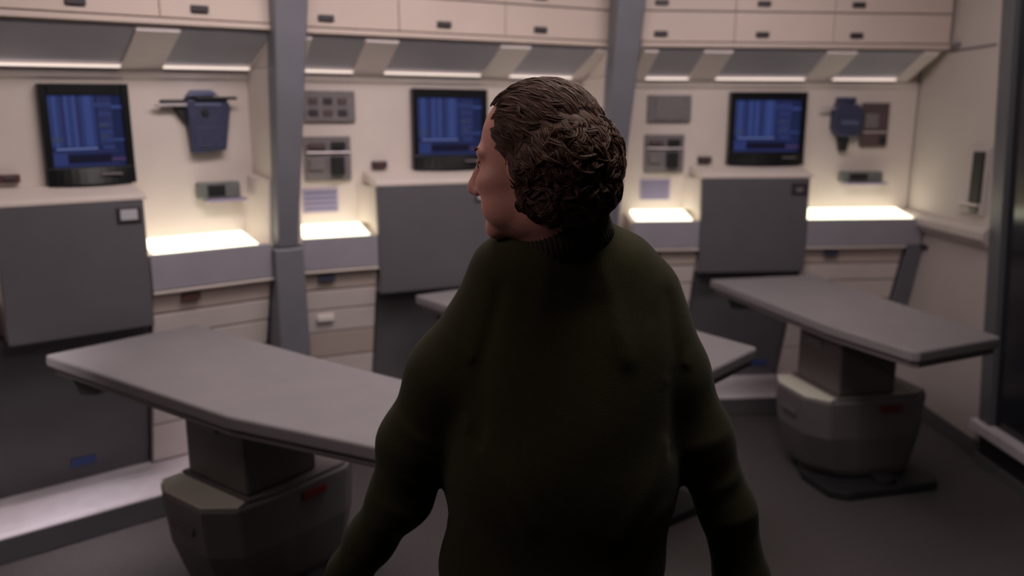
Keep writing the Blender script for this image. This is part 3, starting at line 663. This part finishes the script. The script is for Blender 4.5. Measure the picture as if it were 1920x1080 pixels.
# ---- trousers and shoes
fx = axis([(-.22, .40, .008)]); fy = axis([(1.2, 1.78, .008)]); fz = axis([(.03, .98, .008)])
S = Field(fx, fy, fz)
S.ell((.08, 1.5, .84), (.205, .145, .14), .05)
S.chain([((-.01, 1.51, .84), .112), ((-.02, 1.60, .48), .078), ((-.03, 1.59, .33), .073), ((-.03, 1.565, .08), .06)], .04)
S.chain([((.17, 1.49, .84), .112), ((.185, 1.50, .48), .078), ((.19, 1.42, .33), .073), ((.195, 1.335, .08), .06)], .04)
V, F = S.mesh(); npmesh('trousers', V, F, 'trousers', man, smooth_it=4)
for (x, y) in ((-.035, 1.56), (.195, 1.32)):
    S = Field(axis([(x - .09, x + .09, .005)]), axis([(y - .12, y + .26, .006)]), axis([(-.01, .16, .005)]))
    S.cone((x, y - .02, .055), (x, y + .01, .09), .042, .045, .02); S.cone((x, y - .03, .04), (x, y + .15, .035), .040, .040, .03, sy=1)
    sl, P = S.sub((-9, -9, -9), (9, 9, 9)); S.f = np.maximum(S.f, .001 - P[..., 2])
    V, F = S.mesh(); npmesh('shoe', V, F, 'shoe', man, smooth_it=2)

# ---- hair: a shell plus swept and curled locks
fx = axis([(-.12, .26, .004)]); fy = axis([(1.26, 1.62, .004)]); fz = axis([(1.44, 1.76, .004)])
S = Field(fx, fy, fz)
def se(f, l, u, rf, rl, ru, k=.03, op='u'): S.ell(H_(f, l, u), np.array([rf, rl, ru]) * HS, k, op, HR)
se(-.022, 0, .040, .104, .086, .090); se(-.060, 0, -.005, .090, .098, .088, .04); se(-.058, 0, -.055, .082, .092, .056, .03); se(-.034, 0, -.008, .060, .097, .060, .02)
sl, P = S.sub((-9, -9, -9), (9, 9, 9))
def local(P): return ((P - HC) / HS) @ HR
Q = local(P)
def hairline(Q):      # positive in front of the hairline
    f, l, u = Q[..., 0], np.abs(Q[..., 1]), Q[..., 2]
    line = np.where(u > .0, .022 + .40 * u - .45 * np.clip(.03 - np.abs(l - .048), 0, 1), .022 + .62 * u)
    return f - line
hl = hairline(Q); cut = np.maximum(hl, -(Q[..., 2] + .098 + .15 * np.clip(Q[..., 0] + .03, 0, 1)))
k = .012; h = np.clip(.5 - .5 * (S.f - cut) / k, 0, 1); S.f = cut * h + S.f * (1 - h) + k * h * (1 - h) * 1.0
hairF = S
def wav(V):
    q = local(V); g = np.clip((.06 - q[:, 0]) / .12, .15, 1)
    n = np.sin(q[:, 0] * 150 + 3 * np.sin(q[:, 2] * 60) + q[:, 1] * 70) * np.sin(q[:, 2] * 120 + 2 * np.sin(q[:, 1] * 80))
    c = np.array([-.03, 0, .0]); d = q - c; d /= np.linalg.norm(d, axis=1)[:, None]
    q = q + d * (n * .0016 * g - .0025)[:, None]; return HC + HS * (q @ HR.T)
V, F = S.mesh(wav)
hair = npmesh('hair', V, F, 'hair', man, smooth_it=1)
def shell_r(dirs, c):      # distance from c to the hair shell along directions (local frame), by marching
    t = np.full(len(dirs), .02); 
    return t
C0 = np.array([-.035, 0, .005])
def ray_radius(D):        # union-of-ellipsoids support along D from C0
    best = np.zeros(len(D))
    for c, r in (((-.022, 0, .040), (.104, .086, .090)), ((-.060, 0, -.005), (.090, .098, .088)), ((-.058, 0, -.055), (.082, .092, .056)), ((-.034, 0, -.008), (.060, .097, .060))):
        o = (C0 - np.array(c)) / np.array(r); d = D / np.array(r); a = (d * d).sum(1); b_ = (d * o).sum(1); c_ = (o * o).sum() - 1
        disc = b_ * b_ - a * c_; t = np.where(disc > 0, (-b_ + np.sqrt(np.maximum(disc, 0))) / a, 0); best = np.maximum(best, t)
    return best
VV, FF = [], []
cnt = 0
while cnt < 950:
    D = rng.normal(size=3); D /= np.linalg.norm(D)
    p = C0 + D * ray_radius(D[None])[0]
    hv = hairline(p[None])[0]
    if hv > -.001 or p[2] < -.105 or (p[0] > -.01 and p[2] < -.06): continue
    back = float(np.clip((.045 - p[0]) / .09, 0, 1) * np.clip((.105 - p[2]) / .07, .12, 1))
    amp = (.001 + .0105 * back) * rng.uniform(.6, 1.15); wl = rng.uniform(.050, .075); L_ = rng.uniform(.065, .10); n = 18
    top = np.array([-1., .5 * p[1] / .09, .1]); low = np.array([-.45, .15 * p[1] / .09, -1.])
    k_ = float(np.clip((p[2] - .0) / .08, 0, 1)); flow0 = top * k_ + low * (1 - k_); flow0 = flow0 / np.linalg.norm(flow0) + rng.normal(size=3) * (.08 + .30 * back)
    q = p.copy(); base = []; N_ = []; ph = rng.uniform(0, 6.28); hand_ = rng.choice([-1, 1]); curl = rng.normal() * .9 * back
    for i in range(n):
        dq = q - C0; nn = dq / np.linalg.norm(dq); fl = flow0 - nn * (flow0 @ nn); fl /= np.linalg.norm(fl) + 1e-9; sd = np.cross(nn, fl)
        s_ = i / (n - 1); A = amp * (.3 + .7 * s_); w_ = 2 * math.pi * s_ * L_ / wl * hand_ + ph
        base.append(q + nn * (A * .8 * math.sin(w_) + .0025) + sd * A * 1.4 * math.cos(w_)); N_.append((nn, sd))
        q = q + fl * L_ / n; dq = q - C0; nn = dq / np.linalg.norm(dq); q = C0 + nn * ray_radius(nn[None])[0]
        flow0 = fl + np.array([0, 0, -.05]) + sd * curl * .16
        if q[2] < -.108: q[2] = -.108
    base = np.array(base); s_ = np.linspace(0, 1, n); env = np.sin(np.clip(s_ * .93 + .07, 0, 1) * math.pi) ** .5
    wd = rng.uniform(.005, .0095)
    for j_ in range(9):
        a_ = rng.uniform(-1, 1) if j_ else 0; b_ = (1 - a_ * a_) * rng.uniform(.0, .8); ph2 = rng.uniform(0, 6.28)
        pts = np.array([base[i] + N_[i][1] * a_ * wd * env[i] + N_[i][0] * (b_ * wd * .6 * env[i] + .0005 * math.sin(ph2 + i)) for i in range(n)])
        rad = rng.uniform(.0009, .0017) * (env * .9 + .1)
        tube(VV, FF, HC + HS * (pts @ HR.T), rad, 4, .8)
    cnt += 1
hm = npmesh('hair_curls', np.concatenate(VV), np.concatenate(FF), 'hair', man)

# ---------------------------------------------------------------- ceiling lamps (the fixtures that carry the area lights; the far left one is added)
for i, (n_, loc, tg, sx, sy, *_r) in enumerate(LIGHTS):
    t = bpy.data.objects.new('ceiling_light_fitting', None); C.objects.link(t)
    t.location = (loc[0], loc[1], CEIL); OFF[t.name] = (0, 0, CEIL)
    tag(t, 'flush rectangular ceiling lamp over the ' + n_, 'ceiling light', 'ceiling lamps')
    MB().box(-sx / 2 - .03, sx / 2 + .03, -sy / 2 - .03, sy / 2 + .03, CEIL - .02, CEIL).build('frame', 'frame', t)
    MB().box(-sx / 2, sx / 2, -sy / 2, sy / 2, CEIL - .026, CEIL - .02).build('glow_face', 'glow_face', t)
for b, (loc, L_) in enumerate([]): pass
